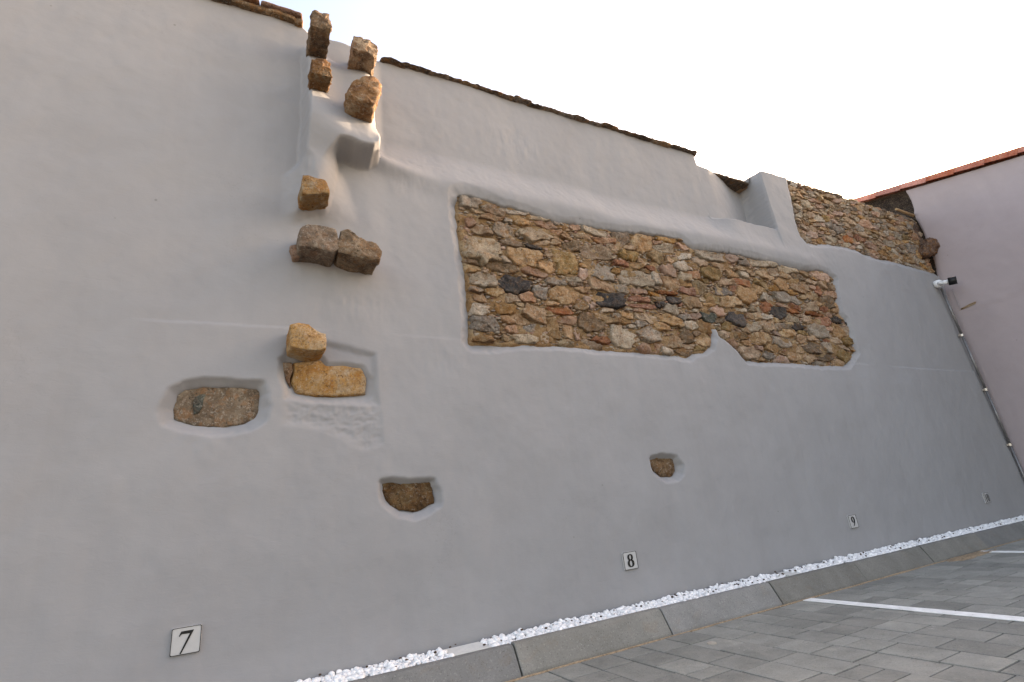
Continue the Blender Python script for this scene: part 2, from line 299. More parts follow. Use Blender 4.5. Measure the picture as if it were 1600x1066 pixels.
def height(U, Z):
    return height_(U+.004*fbm(U*30, Z*30, 2), Z+.005*fbm(U*30+7, Z*30, 2))
def height_(U, Z):
    """how far the plaster stands proud of the wall's plane (negative: set back)"""
    H = .009*fbm(U*.9, Z*.9, 3)+.010*fbm(U*2.6+9, Z*2.6, 3)+.0028*fbm(U*8+3, Z*6, 3)
    H = H+np.where(Z > 3.0, 1, .7)*.0016*fbm(U*18, Z*18, 2)
    # lower coat ends in a thin lip
    zl = 1.878+.012*fbm(U*1.5, U*0+4, 3)+.004*fbm(U*9, U*0+2, 2)
    H = H-.0075*sst(-.003, .006, Z-zl)*sst(0, .5, abs(U-.45)+.1)*sst(-.35, .1, fbm(U*1.3+5, U*0+8, 3))
    # upper right wall set back over a sloping ledge
    wn = .012+.30*(1-sst(3.45, 3.95, Z)); a = sst(.62, .80, U)*(1-sst(uA-wn*.3, uA+wn, U))
    zc = 3.12+.03*fbm(U*1.7, U*0, 3)
    H = H-a*(.115*sst(zc-.02, zc+.33, Z)+.01)*1.0
    H = H+sst(.9, 1.3, U)*(1-sst(5.3, 5.9, U))*.018*np.exp(-((Z-(zc-.04))/.09)**2)
    wn = .012+.30*(1-sst(3.45, 3.95, Z)); n_ = sst(uA-wn*.3, uA+wn, U)*(1-sst(uP-.01, uP+.012, U))
    zn = 3.425+.01*fbm(U*5, U*0, 2)
    H = H-n_*(.03*sst(3.1, 3.42, Z)+.30*sst(zn-.006, zn+.03, Z)*(.32+.68*sst(uA+.1, uA+1.0, U)))
    pz = sst(uP-.01, uP+.012, U)*(1-sst(6.0, 7.0, U)); H = H-pz*.02*sst(3.1, 3.5, Z)
    # pier with its plastered lump
    wob = .012*fbm(U*7, Z*7, 3)
    d = sdf(U, Z, PIER)+wob
    zr = np.interp(U, [.2, .35, .5, .72], [3.27, 3.20, 3.10, 3.06])
    dep = .12+.105*np.exp(-(np.maximum(Z-zr, 0)/.24)**2)-.06*sst(0, .25, zr-Z)-.05*(1-sst(2.5, 2.95, Z))
    dep = dep-.12*sst(3.72, 4.02, Z)-.03*np.exp(-((U-.47)/.1)**2)*sst(3.3, 3.5, Z)
    wl = 1-sst(2.98, 3.10, Z+.35*np.maximum(.46-U, 0)); wl = wl*(1-sst(.40, .52, U))
    P = dep*(1-sst(-.035-.06*wl, .012+.09*wl, d))
    toe = np.interp(Z, TOEz, TOEu)
    T = .15*sst(2.50, 2.95, Z)*(1-sst(3.12, 3.3, Z))*sst(.21, .27, U)*(1-sst(.20, 1, (U-.26)/np.maximum(toe-.26, .05)))
    H = H+np.maximum(P, T)
    (x0_, z0_), (x1_, z1_) = UZ(600, 236, .1), UZ(690, 282, .02)
    tt = np.clip(((U-x0_)*(x1_-x0_)+(Z-z0_)*(z1_-z0_))/((x1_-x0_)**2+(z1_-z0_)**2), 0, 1); dl = np.hypot(U-x0_-tt*(x1_-x0_), Z-z0_-tt*(z1_-z0_))
    H = H+.055*(1-tt)**1.1*np.exp(-(dl/.07)**2)*sst(.62, .78, U)
    # the wall swells a little behind the cracked block
    H = H+.03*np.exp(-((U-.42)/.3)**2-((Z-2.3)/.16)**2)
    # dished recesses round the single stones
    def dish(P, depth, wid, inner=.10, nz=.004):
        d = sdf(U, Z, P)+nz*fbm(U*14, Z*14, 2)
        zc_ = P[:, 1].mean(); f = .55+.45*(1-sst(zc_-.02, zc_+.05, Z)); t = np.clip(1-d/(wid*f), 0, 1.25); return depth*(.35+.65*f)*t*np.clip(t*4, 0, 1)+inner*(1-sst(-.026, -.010, d))
    H = H-dish(STJ, .056, .058)-dish(STK, .052, .046)-dish(STL, .055, .052)-dish(STI, .030, .05, inner=.07)
    dI = sdf(U, Z, RECI)+.006*fbm(U*9, Z*9, 2); H = H-.022*(1-sst(-.03, .012, dI))
    dR = sdf(U, Z, ROUGH)+.02*fbm(U*9, Z*9, 3); rr = 1-sst(-.05, .02, dR)
    H = H-rr*(.006+.011*abs(fbm(U*8, Z*15, 5))+.010*abs(fbm(U*30, Z*40, 3)))
    # rubble panel and the bare stretch top right
    dP = sdf(U, Z, PANEL)+.012*fbm(U*16, Z*16, 3)
    lk = 1-sst(1.36, 1.75, U); lipw = .05+.035*lk
    H = H-(.036+.026*lk)*np.clip(1-dP/lipw, 0, 1)*(1-sst(2.93, 3.0, Z)*.6)-.10*(1-sst(-.02, -.002, dP))
    dU = sdf(U, Z, UPPER)+.016*fbm(U*14, Z*14, 3)
    H = H-.03*(1-sst(0, .07, dU))-.11*(1-sst(-.03, -.004, dU))
    # shallow trowel scars
    for (px, py, r) in ((560, 480, .12), (700, 560, .09), (330, 690, .08), (520, 420, .08), (640, 285, .1), (820, 210, .15), (1330, 560, .15)):
        u0, z0 = UZ(px, py); g = np.exp(-((U-u0)/(r*1.8))**2-((Z-z0)/r)**2); H = H+g*.006*fbm(U*22+px, Z*9, 3)
    return H
def ztop(U):
    z = np.interp(U, [-4, .2, .26, .72, .80, 2, uA-.01, uA+.01, uA+.25, uP-.05, uP, uP1, 6.2, 7.1, 8.6],
                     [4.17, 4.17, 4.12, 4.13, 4.21, 4.225, 4.235, 4.10, 4.085, 4.085, 4.18, 4.195, 4.21, 4.22, 4.2])
    return z+.014*fbm(U*6, U*0+.5, 4)*np.where(U < .2, .2, 1)

# ------------------------------------------------------------------ ground
ground = mkobj('ground', [(-600,-600,-.03),(600,-600,-.03),(600,600,-.03),(-600,600,-.03)], [(0,1,2,3)], None or M['joint'], smooth=False)
gm, gn, gb = newmat('car_park_paving'); gv, _ = rcoord(gn, False)
br = nd(gn, 'ShaderNodeTexBrick'); br.inputs['Scale'].default_value = 1; br.inputs['Brick Width'].default_value = .25; br.inputs['Row Height'].default_value = .197; br.inputs['Mortar Size'].default_value = .004
br.inputs['Color1'].default_value = (.19, .185, .17, 1); br.inputs['Color2'].default_value = (.23, .225, .21, 1); br.inputs['Mortar'].default_value = (.06, .05, .04, 1)
mpp = nd(gn, 'ShaderNodeMapping'); mpp.inputs['Rotation'].default_value = (0, 0, PI/2); gn.links.new(gv, mpp.inputs[0]); gn.links.new(mpp.outputs[0], br.inputs['Vector'])
gn.links.new(br.outputs[0], gb.inputs['Base Color']); bump(gn, gb, noise(gn, gv, 60, 4).outputs[0], .003, .6)
ground.data.materials[0] = gm
tag(ground, 'grey block paving of the car park reaching away from the wall', kind='structure')

pavement = mkobj('pavement', [(-.4,.2,-.022),(8.45,.2,-.022),(8.45,2.66,-.022),(-.4,2.66,-.022),(-.4,.2,-.006),(8.45,.2,-.006),(8.45,2.66,-.006),(-.4,2.66,-.006)],
                 [(0,3,2,1),(4,5,6,7),(0,1,5,4),(1,2,6,5),(2,3,7,6),(3,0,4,7)], M['joint'], smooth=False)
tag(pavement, 'block paving of grey concrete setts with dirt filled joints', kind='structure')
def paver_mesh(wx, wy, name='paver'):
    b = .0018; h = .03; V = []; F = []
    for (ins, z) in ((0, -h), (0, -b*.9), (b, 0)):
        x, y = wx/2-ins, wy/2-ins
        V += [(-x,-y,z),(x,-y,z),(x,y,z),(-x,y,z)]
    for r in (0, 4):
        for i in range(4): F.append((r+i, r+(i+1) % 4, r+4+(i+1) % 4, r+4+i))
    F.append((8, 9, 10, 11)); me = bpy.data.meshes.new(name); me.from_pydata(V, [], F); me.update(); me.materials.append(M['paver']); return me
PW = .197; LENS = [.10, .15, .20, .25, .30]; pm = {}
for L in LENS: pm[L] = paver_mesh(PW-.0085, L-.0085)
spots = []
k = -7
while 1.63+PW*k < 8.40:
    x0 = 1.63+PW*k; y = 2.615-random.choice([0, .004, .01]); last = None
    if x0 < .1: k += 1; continue
    while y > .45:
        L = random.choice([.10, .15, .20, .20, .25, .30, .25]); 
        spots.append((x0+PW/2, y-L/2, L)); y -= L
    k += 1
def onscreen(x, y, z=0):
    c = RW.T @ np.array([x, y, z-CAMH]); px = CC[0]+FOC*c[0]/c[2]; py = CC[1]+FOC*c[1]/c[2]; return px, py, c[2]
def vis(s):
    px, py, d = onscreen(s[0], s[1]); return d > 0 and -60 < px < 1640 and py < 1110
vs = [s for s in spots if vis(s)]; vs.sort(key=lambda s: s[0]**2+s[1]**2); near = vs[:295]; nearset = set(near)
for s in near:
    o = bpy.data.objects.new('paver', pm[s[2]]); COL.objects.link(o); o.parent = pavement
    o.location = Vector((s[0], s[1], random.gauss(0, .0008)))-pavement.location
    o.rotation_euler = (random.gauss(0, .003), random.gauss(0, .003), random.gauss(0, .003))
rest = MB()
for s in spots:
    if s in nearset: continue
    me = pm[s[2]]; dz = random.gauss(0, .0008)
    rest.add([(v.co.x+s[0], v.co.y+s[1], v.co.z+dz) for v in me.vertices], [tuple(p.vertices) for p in me.polygons])
r_ = rest.make('more_pavers', M['paver'], pavement); r_['kind'] = 'stuff'
# kerb units
kerb = empty('kerb', (4.0, 2.66, 0)); tag(kerb, kind='structure')
KP = [(2.628, -.03), (2.628, .004), (2.630, .012), (2.690, .121), (2.697, .130), (2.704, .133), (2.735, .135), (2.738, -.03)]
kt = ['kerb_tan', 'kerb_grey', 'kerb_grey', 'kerb_tan', 'kerb_grey', 'kerb_tan', 'kerb_tan', 'kerb_tan', 'kerb_grey', 'kerb_grey', 'kerb_grey', 'kerb_grey']
for i in range(-3, 9):
    x0 = 1.3+i+.005; x1 = min(x0+.990, 8.44)
    if x0 > 8.4: break
    dy = random.gauss(0, .002); dz = random.gauss(0, .0015); V = []; F = []; nseg = 2; xs = [x0, x0+.004, x1-.004, x1]
    for q, x in enumerate(xs):
        ins = .004 if q in (0, 3) else 0
        for (y, z) in KP:
            cy, cz = 2.70, .04; l = math.hypot(y-cy, z-cz); V.append((x, y+dy+(cy-y)/l*ins, z+dz+(cz-z)/l*ins))
    n = len(KP)
    for a in range(3):
        for b in range(n): F.append((a*n+b, a*n+(b+1) % n, (a+1)*n+(b+1) % n, (a+1)*n+b))
    F.append(tuple(range(n-1, -1, -1))); F.append(tuple(range(3*n, 4*n)))
    o = mkobj('kerb_stone', V, F, M[kt[i+3]], kerb, smooth=False)
# bedding strip behind the kerb
bed = mkobj('bedding_strip', [(-1.7,2.738,-.03),(8.44,2.738,-.03),(8.44,2.99,-.03),(-1.7,2.99,-.03),(-1.7,2.738,.112),(8.44,2.738,.112),(8.44,2.99,.112),(-1.7,2.99,.112)],
            [(0,3,2,1),(4,5,6,7),(0,1,5,4),(1,2,6,5),(2,3,7,6),(3,0,4,7)], M['joint'], smooth=False)
tag(bed, 'dark soil strip under the white pebbles', kind='structure')
# white pebbles
def ico():
    t = (1+5**.5)/2
    V = np.array([(-1,t,0),(1,t,0),(-1,-t,0),(1,-t,0),(0,-1,t),(0,1,t),(0,-1,-t),(0,1,-t),(t,0,-1),(t,0,1),(-t,0,-1),(-t,0,1)], float)
    V /= np.linalg.norm(V[0])
    F = [(0,11,5),(0,5,1),(0,1,7),(0,7,10),(0,10,11),(1,5,9),(5,11,4),(11,10,2),(10,7,6),(7,1,8),(3,9,4),(3,4,2),(3,2,6),(3,6,8),(3,8,9),(4,9,5),(2,4,11),(6,2,10),(8,6,7),(9,8,1)]
    V = [tuple(v) for v in V]; mid = {}; G = []
    def md(a, b):
        k = (min(a, b), max(a, b))
        if k not in mid:
            q = np.array(V[a])+np.array(V[b]); q /= np.linalg.norm(q); mid[k] = len(V); V.append(tuple(q))
        return mid[k]
    for a, b, c in F:
        x, y, z = md(a, b), md(b, c), md(c, a); G += [(a, x, z), (b, y, x), (c, z, y), (x, y, z)]
    return np.array(V), np.array(G)
IV, IF = ico()
protos = []
for i in range(24):
    n1 = rng.normal(size=(5, 3)); V = IV.copy(); d = 1+sum(.10*np.sin(V @ q*1.6+i) for q in n1); V = V*np.clip(d, .55, 1.5)[:, None]
    protos.append(V*np.array([1, .8, .62])*rng.uniform(.8, 1.15, 3))
gaps = [(UZ(692, 1024)[0]-.01, UZ(744, 1003)[0]+.015), (UZ(1204, 905)[0]-.0, UZ(1222, 899)[0]+.0)]
PV = []; PF = []; cnt = 0
def rotm(a, b, c):
    return np.array((Matrix.Rotation(a, 3, 'X') @ Matrix.Rotation(b, 3, 'Y') @ Matrix.Rotation(c, 3, 'Z')))
for i in range(8200):
    x = rng.uniform(-1.3, 8.43); y = rng.uniform(2.742, 2.905)
    if any(a < x < b for a, b in gaps) : continue
    lay = rng.random(); s = rng.uniform(.008, .015) if lay < .7 else rng.uniform(.012, .021)
    z = .119+.006*lay+.008*rng.random()+.010*(y-2.74)/.16
    V = protos[i % 24]*s @ rotm(rng.normal(0, .5), rng.normal(0, .5), rng.uniform(0, 6.3)).T+np.array([x, y, z])
    V[:, 1] = np.minimum(V[:, 1], 2.93)
    PV.append(V); PF.append(IF+cnt); cnt += len(IV)
peb = mkobj('white_pebbles', np.vstack(PV), np.vstack(PF), M['pebble'], smooth=True)
tag(peb, 'band of white marble pebbles between the kerb and the wall foot', 'pebbles', kind='stuff')
PV = []; PF = []; cnt = 0
for i in range(170):
    x = rng.uniform(-1.3, 8.43); y = rng.uniform(2.75, 2.90); V = protos[i % 24]*rng.uniform(.004, .009)+np.array([x, y, .144+.008*(y-2.74)/.16]); PV.append(V); PF.append(IF+cnt); cnt += len(IV)
deb = mkobj('dark_debris', np.vstack(PV), np.vstack(PF), simple('dark_debris', (.07, .045, .03), .9)); tag(deb, 'scattered dark crumbs lying on the white pebbles', 'debris', kind='stuff')
for q, (a, b) in enumerate(gaps):
    mb = MB(); mb.box(a+.004, b-.006, 2.742, 2.908, .10, .1365); mb.box((a+b)/2-.018, (a+b)/2+.018, 2.80, 2.812, .1365, .1385) if q == 0 else None
    o = mb.make('cover_slab', M['cover']); tag(o, ['pale flat cover slab lying among the white pebbles left of sign 8', 'small sandy cover slab in the pebbles between signs 8 and 9'][q], 'cover')
# painted bay lines
for (x, y1) in ((3.515, 2.60), (6.035, 2.60)):
    N = 60; V = []; F = []
    for i in range(N+1):
        y = y1-i*2.6/N; e = .005*fbm(np.array([y*8.]), np.array([x]), 3)[0]; e2 = .005*fbm(np.array([y*8.]), np.array([x+7]), 3)[0]
        V += [(x-.045+e, y, .0042), (x+.045+e2, y, .0042), (x+.045+e2, y, .001), (x-.045+e, y, .001)]
        if i: a = 4*(i-1); b = 4*i; F += [(a, a+1, b+1, b), (a+1, a+2, b+2, b+1), (a+3, a, b, b+3)]
    o = mkobj('painted_line', V, F, M['paint'], smooth=False)
    tag(o, 'white painted bay line between signs 8 and 9' if x < 4 else 'white painted bay line between signs 9 and 10', 'painted line', 'painted parking bay lines')
    o['kind'] = 'structure'
# sand along the kerb foot and a heap
def sand_patch(name, cx, cy, rx, ry, h, seed, label):
    N = 60; X, Y = np.meshgrid(np.linspace(-1, 1, N), np.linspace(-1, 1, N//2), indexing='ij')
    r = np.hypot(X, Y)+.35*fbm(X*3+seed, Y*3, 3); Hh = h*(1-sst(.2, .95, r))*(1+.5*fbm(X*9, Y*9, 3))-.002
    V = np.stack([cx+X*rx, np.minimum(cy+Y*ry, 2.635), Hh+.0005], -1).reshape(-1, 3); F = []
    n2 = N//2
    for i in range(N-1):
        for j in range(n2-1):
            if max(Hh[i, j], Hh[i+1, j+1], Hh[i+1, j], Hh[i, j+1]) > 0: F.append((i*n2+j, (i+1)*n2+j, (i+1)*n2+j+1, i*n2+j+1))
    o = mkobj(name, V, np.array(F), M['sand']); tag(o, label, 'sand', kind='stuff')
sand_patch('loose_sand', 5.75, 2.56, .55, .10, .012, 2, 'loose orange sand spilled at the kerb foot beside the far bay line')
V = []; F = []; N = 700
for i in range(N+1):
    x = .2+8.2*i/N; wd = .001+.016*max(0, .15+fbm(np.array([x*5.]), np.array([1.]), 5)[0]*1.5); 
    V += [(x, 2.634, .001+wd*.25), (x, 2.622-wd, .0008), (x, 2.622-wd-.003, -.005)]
    if i: a = 3*(i-1); b = 3*i; F += [(a, a+1, b+1, b), (a+1, a+2, b+2, b+1)]
o = mkobj('joint_sand', V, F, M['sand']); tag(o, 'thin line of orange sand along the joint under the kerb', 'sand', kind='stuff')
# round cap in the paving
cx, cy = GP(900+969/4.571, 960+206/4.571); mb = MB(); mb.tube((cx, cy, -.005), (cx, cy, .0035), .026, .024, 28)
tag(mb.make('round_cap', simple('beige_cap', (.38, .33, .27), .7), None), 'small round beige cap set into a grey paver near the kerb', 'cap')

# ------------------------------------------------------------------ the plastered wall
U0, U1 = -3.4, 8.452
def ugrid():
    return np.concatenate([np.arange(U0, -1.5, .04), np.arange(-1.5, .15, .0120), np.arange(.15, 6.0, .0082), np.arange(6.0, 8.45, .0120), [8.452]])
ug = ugrid(); NR = 500
T = np.linspace(0, 1, NR)
ZT = ztop(ug); Uu = np.repeat(ug[:, None], NR, 1); Zz = .02+T[None, :]*(ZT[:, None]-.02)
Hh = height(Uu, Zz)
VV_ = np.stack([Uu, YW-Hh, Zz], -1)
# roll over the top and go down the back
topy = [.03, .16, .30, .44, .50]
extra = []
for q in topy:
    zz = ZT+(.012 if q < .45 else -.03)+.02*fbm(ug*7, ug*0+q*9, 3); extra.append(np.stack([ug, np.full_like(ug, YW+.12)+q-.0, zz], -1))
extra.append(np.stack([ug, np.full_like(ug, YW+.62), np.full_like(ug, 0.)], -1))
VV_ = np.concatenate([VV_, np.stack(extra, 1)], 1); NC = VV_.shape[1]
idx = np.arange(len(ug)*NC).reshape(len(ug), NC)
F = np.stack([idx[:-1, :-1], idx[1:, :-1], idx[1:, 1:], idx[:-1, 1:]], -1).reshape(-1, 4)
wall = empty('plastered_wall', (3, 3, 0))
tag(wall, 'tall white plastered rubble wall with protruding stones and an exposed masonry panel', 'wall')
mkobj('plaster', VV_.reshape(-1, 3), F, M['plaster'], wall)

# ------------------------------------------------------------------ rubble
def cells(S, cap=1.16, gap=.003, na=30, seed=0):
    """S: list of (u, z, ru, rz, rot). star-shaped outline of each stone, held apart by its neighbours"""
    A = np.array([s[:5] for s in S]); out = []; G = []
    for k in range(len(A)):
        K = rng.integers(4, 6) if k < 130 else rng.integers(4, 7); a0 = rng.uniform(-.35, .35)+(0 if K != 4 else PI/2*rng.integers(0, 2)); an = a0+np.arange(K)*2*PI/K+rng.uniform(-.3, .3, K)
        h = rng.uniform(.78, 1.04, K)*(1.0 if K > 4 else .95); G.append((np.cos(an)/h, np.sin(an)/h))
    def gau(k, x, y):
        gx, gy = G[k]; d = np.max(x[..., None]*gx+y[..., None]*gy, -1); e = np.hypot(x, y)
        return .78*d+.22*e
    def dist(k, X, Y):
        u, z, ru, rz, ro = A[k]; c, s = math.cos(ro), math.sin(ro); x = (X-u)*c+(Y-z)*s; y = -(X-u)*s+(Y-z)*c
        return gau(k, x/ru, y/rz)
    for i, (u, z, ru, rz, ro) in enumerate(A):
        th = np.linspace(0, 2*PI, na, endpoint=False)+rng.uniform(-.5, .5, na)*(1.2/na); c, s = math.cos(ro), math.sin(ro)
        e = 1/gau(i, np.cos(th), np.sin(th))
        dx = ru*np.cos(th)*e; dy = rz*np.sin(th)*e
        X1 = dx*c-dy*s; Y1 = dx*s+dy*c
        t = np.linspace(.15, cap, 40); PX = u+X1[:, None]*t; PY = z+Y1[:, None]*t; D = np.repeat(t[None], na, 0)
        ok = np.ones(PX.shape, bool)
        R = max(ru, rz)
        for k in range(len(A)):
            if k == i: continue
            if math.hypot(A[k, 0]-u, A[k, 1]-z) > 1.3*(R+max(A[k, 2], A[k, 3])): continue
            ok &= dist(k, PX, PY) > D
        bad = ~ok; first = np.where(bad.any(1), bad.argmax(1), len(t)-1); tt = t[first]
        amp = .17 if ru > .04 else .22
        tt = tt*(1+amp*(rng.random(na)-.75))
        L = np.hypot(X1, Y1)*tt; tt = tt*np.clip((L-gap)/np.maximum(L, 1e-6), .3, 1)
        out.append(np.stack([u+X1*tt, z+Y1*tt], -1))
    return out
def rubble_stone(P, y0, prot, region_d, seed, sub=False, rough=.006):
    """P outline (u,z); y0 plane of the mortar; prot how far the face stands proud"""
    c = P.mean(0); n = len(P); V = []; F = []
    size = np.sqrt(np.ptp(P[:, 0])*np.ptp(P[:, 1]))
    rings = [(1.03, -.035), (1.0, prot*.35), (.965, prot*.86), (.90, prot*.97), (.70, prot*1.0), (.40, prot*1.0)] if size > .05 else [(1.05, -.03), (1.0, prot*.5), (.92, prot*.9), (.6, prot)]
    tx, tz = rng.normal(0, .10), rng.normal(-.06, .12)
    for (s, d) in rings:
        Q = c+(P-c)*s
        for (u, z) in Q: V.append([u, d, z])
    V.append([c[0], rings[-1][1]*1.02, c[1]])
    V = np.array(V); k = min(1, size/.1)
    nz = np.array([mnoise.noise(Vector((v[0]*14+seed*3, v[2]*14, seed)))*.9+mnoise.noise(Vector((v[0]*38+seed, v[2]*38, seed+4)))*.45 for v in V])
    front = (V[:, 1] > 0)
    V[:, 1] += front*(nz*rough*4.2*k+(V[:, 0]-c[0])*tx+(V[:, 2]-c[1])*tz)
    nx = np.array([mnoise.noise(Vector((v[0]*30, v[2]*30, v[1]*30+seed))) for v in V]); V[:, 0] += nx*.009*k; V[:, 2] += np.roll(nx, 3)*.009*k
    if region_d is not None:
        d = region_d(V[:, 0], V[:, 2]); V[:, 1] -= np.clip(d+.012, 0, 1)*1.6
    V[:, 1] = y0-V[:, 1]
    if y0 > YW+.05: V[:, 2] = np.minimum(V[:, 2], ztop(V[:, 0])+.004); V[:, 0] = np.maximum(V[:, 0], uP1-.03)
    m_ = len(rings)
    for r in range(m_-1):
        for i in range(n): j = (i+1) % n; F.append((r*n+i, r*n+j, (r+1)*n+j, (r+1)*n+i))
    for i in range(n): F.append(((m_-1)*n+i, (m_-1)*n+(i+1) % n, m_*n))
    return V, F
def px_stone(x, y, rx, ry, ox, oy, s, cls, rot=0):
    x = ox+x/s; y = oy+y/s; rx /= s; ry /= s
    sl = (HV[1]-y)/(HV[0]-x); u0, z0 = UZ(x, y, -.03)
    a = UZ(x-rx, y-rx*sl, -.03)[0]; b = UZ(x+rx, y+rx*sl, -.03)[0]; c = UZ(x, y-ry, -.03)[1]; d = UZ(x, y+ry, -.03)[1]
    return (u0, z0, (b-a)/2, (c-d)/2*.97, rot, cls)
L1 = [(120,190,58,42,'granite'),(340,230,72,30,'granite'),(475,262,58,30,'granite'),(580,287,42,25,'grey'),(190,430,92,92,'granite'),(290,335,62,42,'grey'),
 (115,290,28,34,'pink'),(460,350,88,42,'granite'),(450,418,50,12,'slate'),(620,510,74,66,'olive'),(400,475,90,52,'tan'),(760,330,72,34,'granite'),(660,315,26,20,'pink'),
 (700,365,45,16,'tan'),(810,390,60,14,'pink'),(900,370,48,38,'brown'),(1008,402,58,45,'tan'),(760,450,88,38,'tan'),(905,505,46,18,'brick'),(1052,530,26,16,'brick'),
 (940,465,58,34,'olive'),(800,548,66,48,'granite'),(988,584,122,44,'granite'),(185,592,74,48,'granite'),(345,615,76,54,'slate'),(600,672,78,52,'tan'),(480,655,42,38,'grey'),
 (697,642,36,18,'ochre'),(840,692,84,48,'slate'),(742,712,26,34,'pink'),(1000,692,62,15,'brick'),(1010,728,66,14,'brick'),(990,650,50,16,'pink'),(1105,717,22,22,'slate'),(575,752,68,24,'brick'),
 (735,815,78,52,'brown'),(545,842,34,54,'ochre'),(622,862,24,48,'ochre'),(672,880,18,44,'pink'),(905,890,66,58,'granite'),(1005,822,36,20,'grey'),(1052,872,60,44,'grey'),
 (200,822,88,46,'grey'),(450,765,68,50,'tan'),(400,897,74,28,'granite'),(300,745,60,34,'ochre'),(560,600,60,22,'grey'),(170,685,40,24,'ochre'),(320,690,60,22,'tan'),
 (230,270,70,18,'ochre'),(390,295,60,18,'tan'),(560,395,38,18,'tan'),(640,420,50,26,'brown'),(1085,470,45,34,'olive'),(700,560,30,40,'pink'),(350,850,50,26,'pink'),(800,905,50,24,'brick'),(170,900,60,16,'ochre'),
 (500,900,26,30,'tan'),(860,775,40,14,'grey'),(150,235,34,14,'tan')]
L2 = [(90,128,70,36,'ochre'),(195,245,50,28,'granite'),(362,236,108,46,'granite'),(578,292,34,18,'grey'),(372,358,72,48,'olive'),(200,312,66,34,'granite'),(205,382,44,32,'granite'),
 (112,422,60,46,'ochre'),(302,442,48,54,'olive'),(452,472,60,34,'grey'),(598,492,58,58,'ochre'),(692,420,50,28,'olive'),(822,430,46,42,'ochre'),(942,452,62,38,'tan'),(872,522,108,34,'granite'),
 (492,542,68,38,'tan'),(135,532,44,26,'slate'),(42,556,26,24,'slate'),(250,546,50,40,'tan'),(358,636,58,46,'green'),(535,648,66,50,'slate'),(800,606,54,38,'slate'),(716,582,30,26,'brick'),
 (925,702,40,28,'slate'),(1052,722,62,50,'granite'),(1188,732,44,50,'ochre'),(1180,660,34,24,'slate'),(1256,682,18,32,'slate'),(680,780,58,44,'tan'),(742,692,48,42,'tan'),(832,800,60,38,'grey'),
 (1022,832,54,44,'brown'),(1116,832,30,44,'grey'),(1240,892,58,46,'olive'),(1112,545,50,44,'brown'),(1060,466,24,34,'brick'),(1070,372,58,38,'pink'),(1160,375,34,36,'tan'),(622,862,68,44,'tan'),
 (742,882,40,30,'grey'),(330,792,54,46,'tan'),(130,802,68,52,'tan'),(222,772,42,52,'brown'),(18,400,40,46,'granite'),(655,590,44,22,'granite'),(700,300,90,22,'granite'),(860,335,70,26,'granite'),
 (590,335,60,16,'tan'),(800,700,24,26,'tan'),(1240,790,40,34,'olive'),(560,760,44,30,'brown'),(470,700,30,34,'olive'),(60,700,60,30,'tan'),(200,640,44,24,'grey'),(900,600,40,14,'brick'),(1040,620,70,12,'brick'),
 (80,485,80,10,'brick'),(360,560,44,14,'ochre'),(955,780,40,30,'ochre'),(900,890,40,32,'tan'),(1000,900,44,28,'ochre'),(1110,900,50,24,'brown'),(150,120,44,30,'brown'),(20,160,30,16,'pink')]
S = [px_stone(a, b, c, d, 700, 260, 3.332, e) for a, b, c, d, e in L1]+[px_stone(a, b, c, d, 1020, 340, 4.1, e) for a, b, c, d, e in L2]
PLACED = len(S)
def fill(S, P, lo, hi, total, tries, asp=(.32, .62), tight=.80, pal=None, rot=.12):
    umin, zmin = P.min(0); umax, zmax = P.max(0)
    steps = np.linspace(hi, lo, 14); A = [list(s[:5]) for s in S]
    for r in steps:
        CU = rng.uniform(umin, umax, tries); CZ = rng.uniform(zmin, zmax, tries); CR = r*rng.uniform(.8, 1.2, tries); CS = rng.uniform(*asp, tries); D = sdf(CU, CZ, P)
        for u, z, ru, a, d in zip(CU, CZ, CR, CS, D):
            rz = ru*a
            if d > -.2*rz: continue
            B = np.array(A) if A else np.zeros((0, 5)); 
            if len(B):
                q = np.sqrt(((B[:, 0]-u)/(B[:, 2]+ru))**2+((B[:, 1]-z)/(B[:, 3]+rz))**2)
                if q.min() < tight: continue
            ro = rng.normal(0, rot); A.append([u, z, ru, rz, ro]); S.append((u, z, ru, rz, ro, pal[rng.integers(len(pal))]))
            if len(S) >= total: return
PAL1 = ['tan']*8+['granite']*3+['ochre']*3+['olive']*2+['grey']+['pink']*4+['brown']*2+['brick']
print('placed', PLACED)
fill(S, PANEL, .026, .13, 280, 420, pal=PAL1)
print('lower stones', len(S), S[-1][2])
CH = list(S); fill(CH, PANEL, .010, .022, len(S)+1500, 1700, pal=PAL1, tight=.86)
def mortar_sheet(name, P, o, mat, parent, amp=.016, step=.013, S=None, top=False):
    umin, zmin = P.min(0)-.03; umax, zmax = P.max(0)+.03
    if top: umax = 8.46; zmax = 4.24
    us = np.arange(umin, umax, step); zs = np.arange(zmin, zmax, step); Ug, Zg = np.meshgrid(us, zs, indexing='ij')
    d = sdf(Ug, Zg, P)
    if top: Zg = np.minimum(Zg, ztop(Ug)+.002)
    Hm = o+amp*fbm(Ug*9, Zg*14, 4)*2+.004*fbm(Ug*60, Zg*60, 2)-np.clip(d-.0, 0, 1)*1.2
    V = np.stack([Ug, YW-Hm, Zg], -1).reshape(-1, 3); nz = len(zs); id_ = np.arange(len(us)*nz).reshape(len(us), nz)
    F = np.stack([id_[:-1, :-1], id_[1:, :-1], id_[1:, 1:], id_[:-1, 1:]], -1)
    keep = (np.minimum.reduce([d[:-1, :-1], d[1:, :-1], d[1:, 1:], d[:-1, 1:]]) < .025)
    return mkobj(name, V, F[keep].reshape(-1, 4), mat, parent)
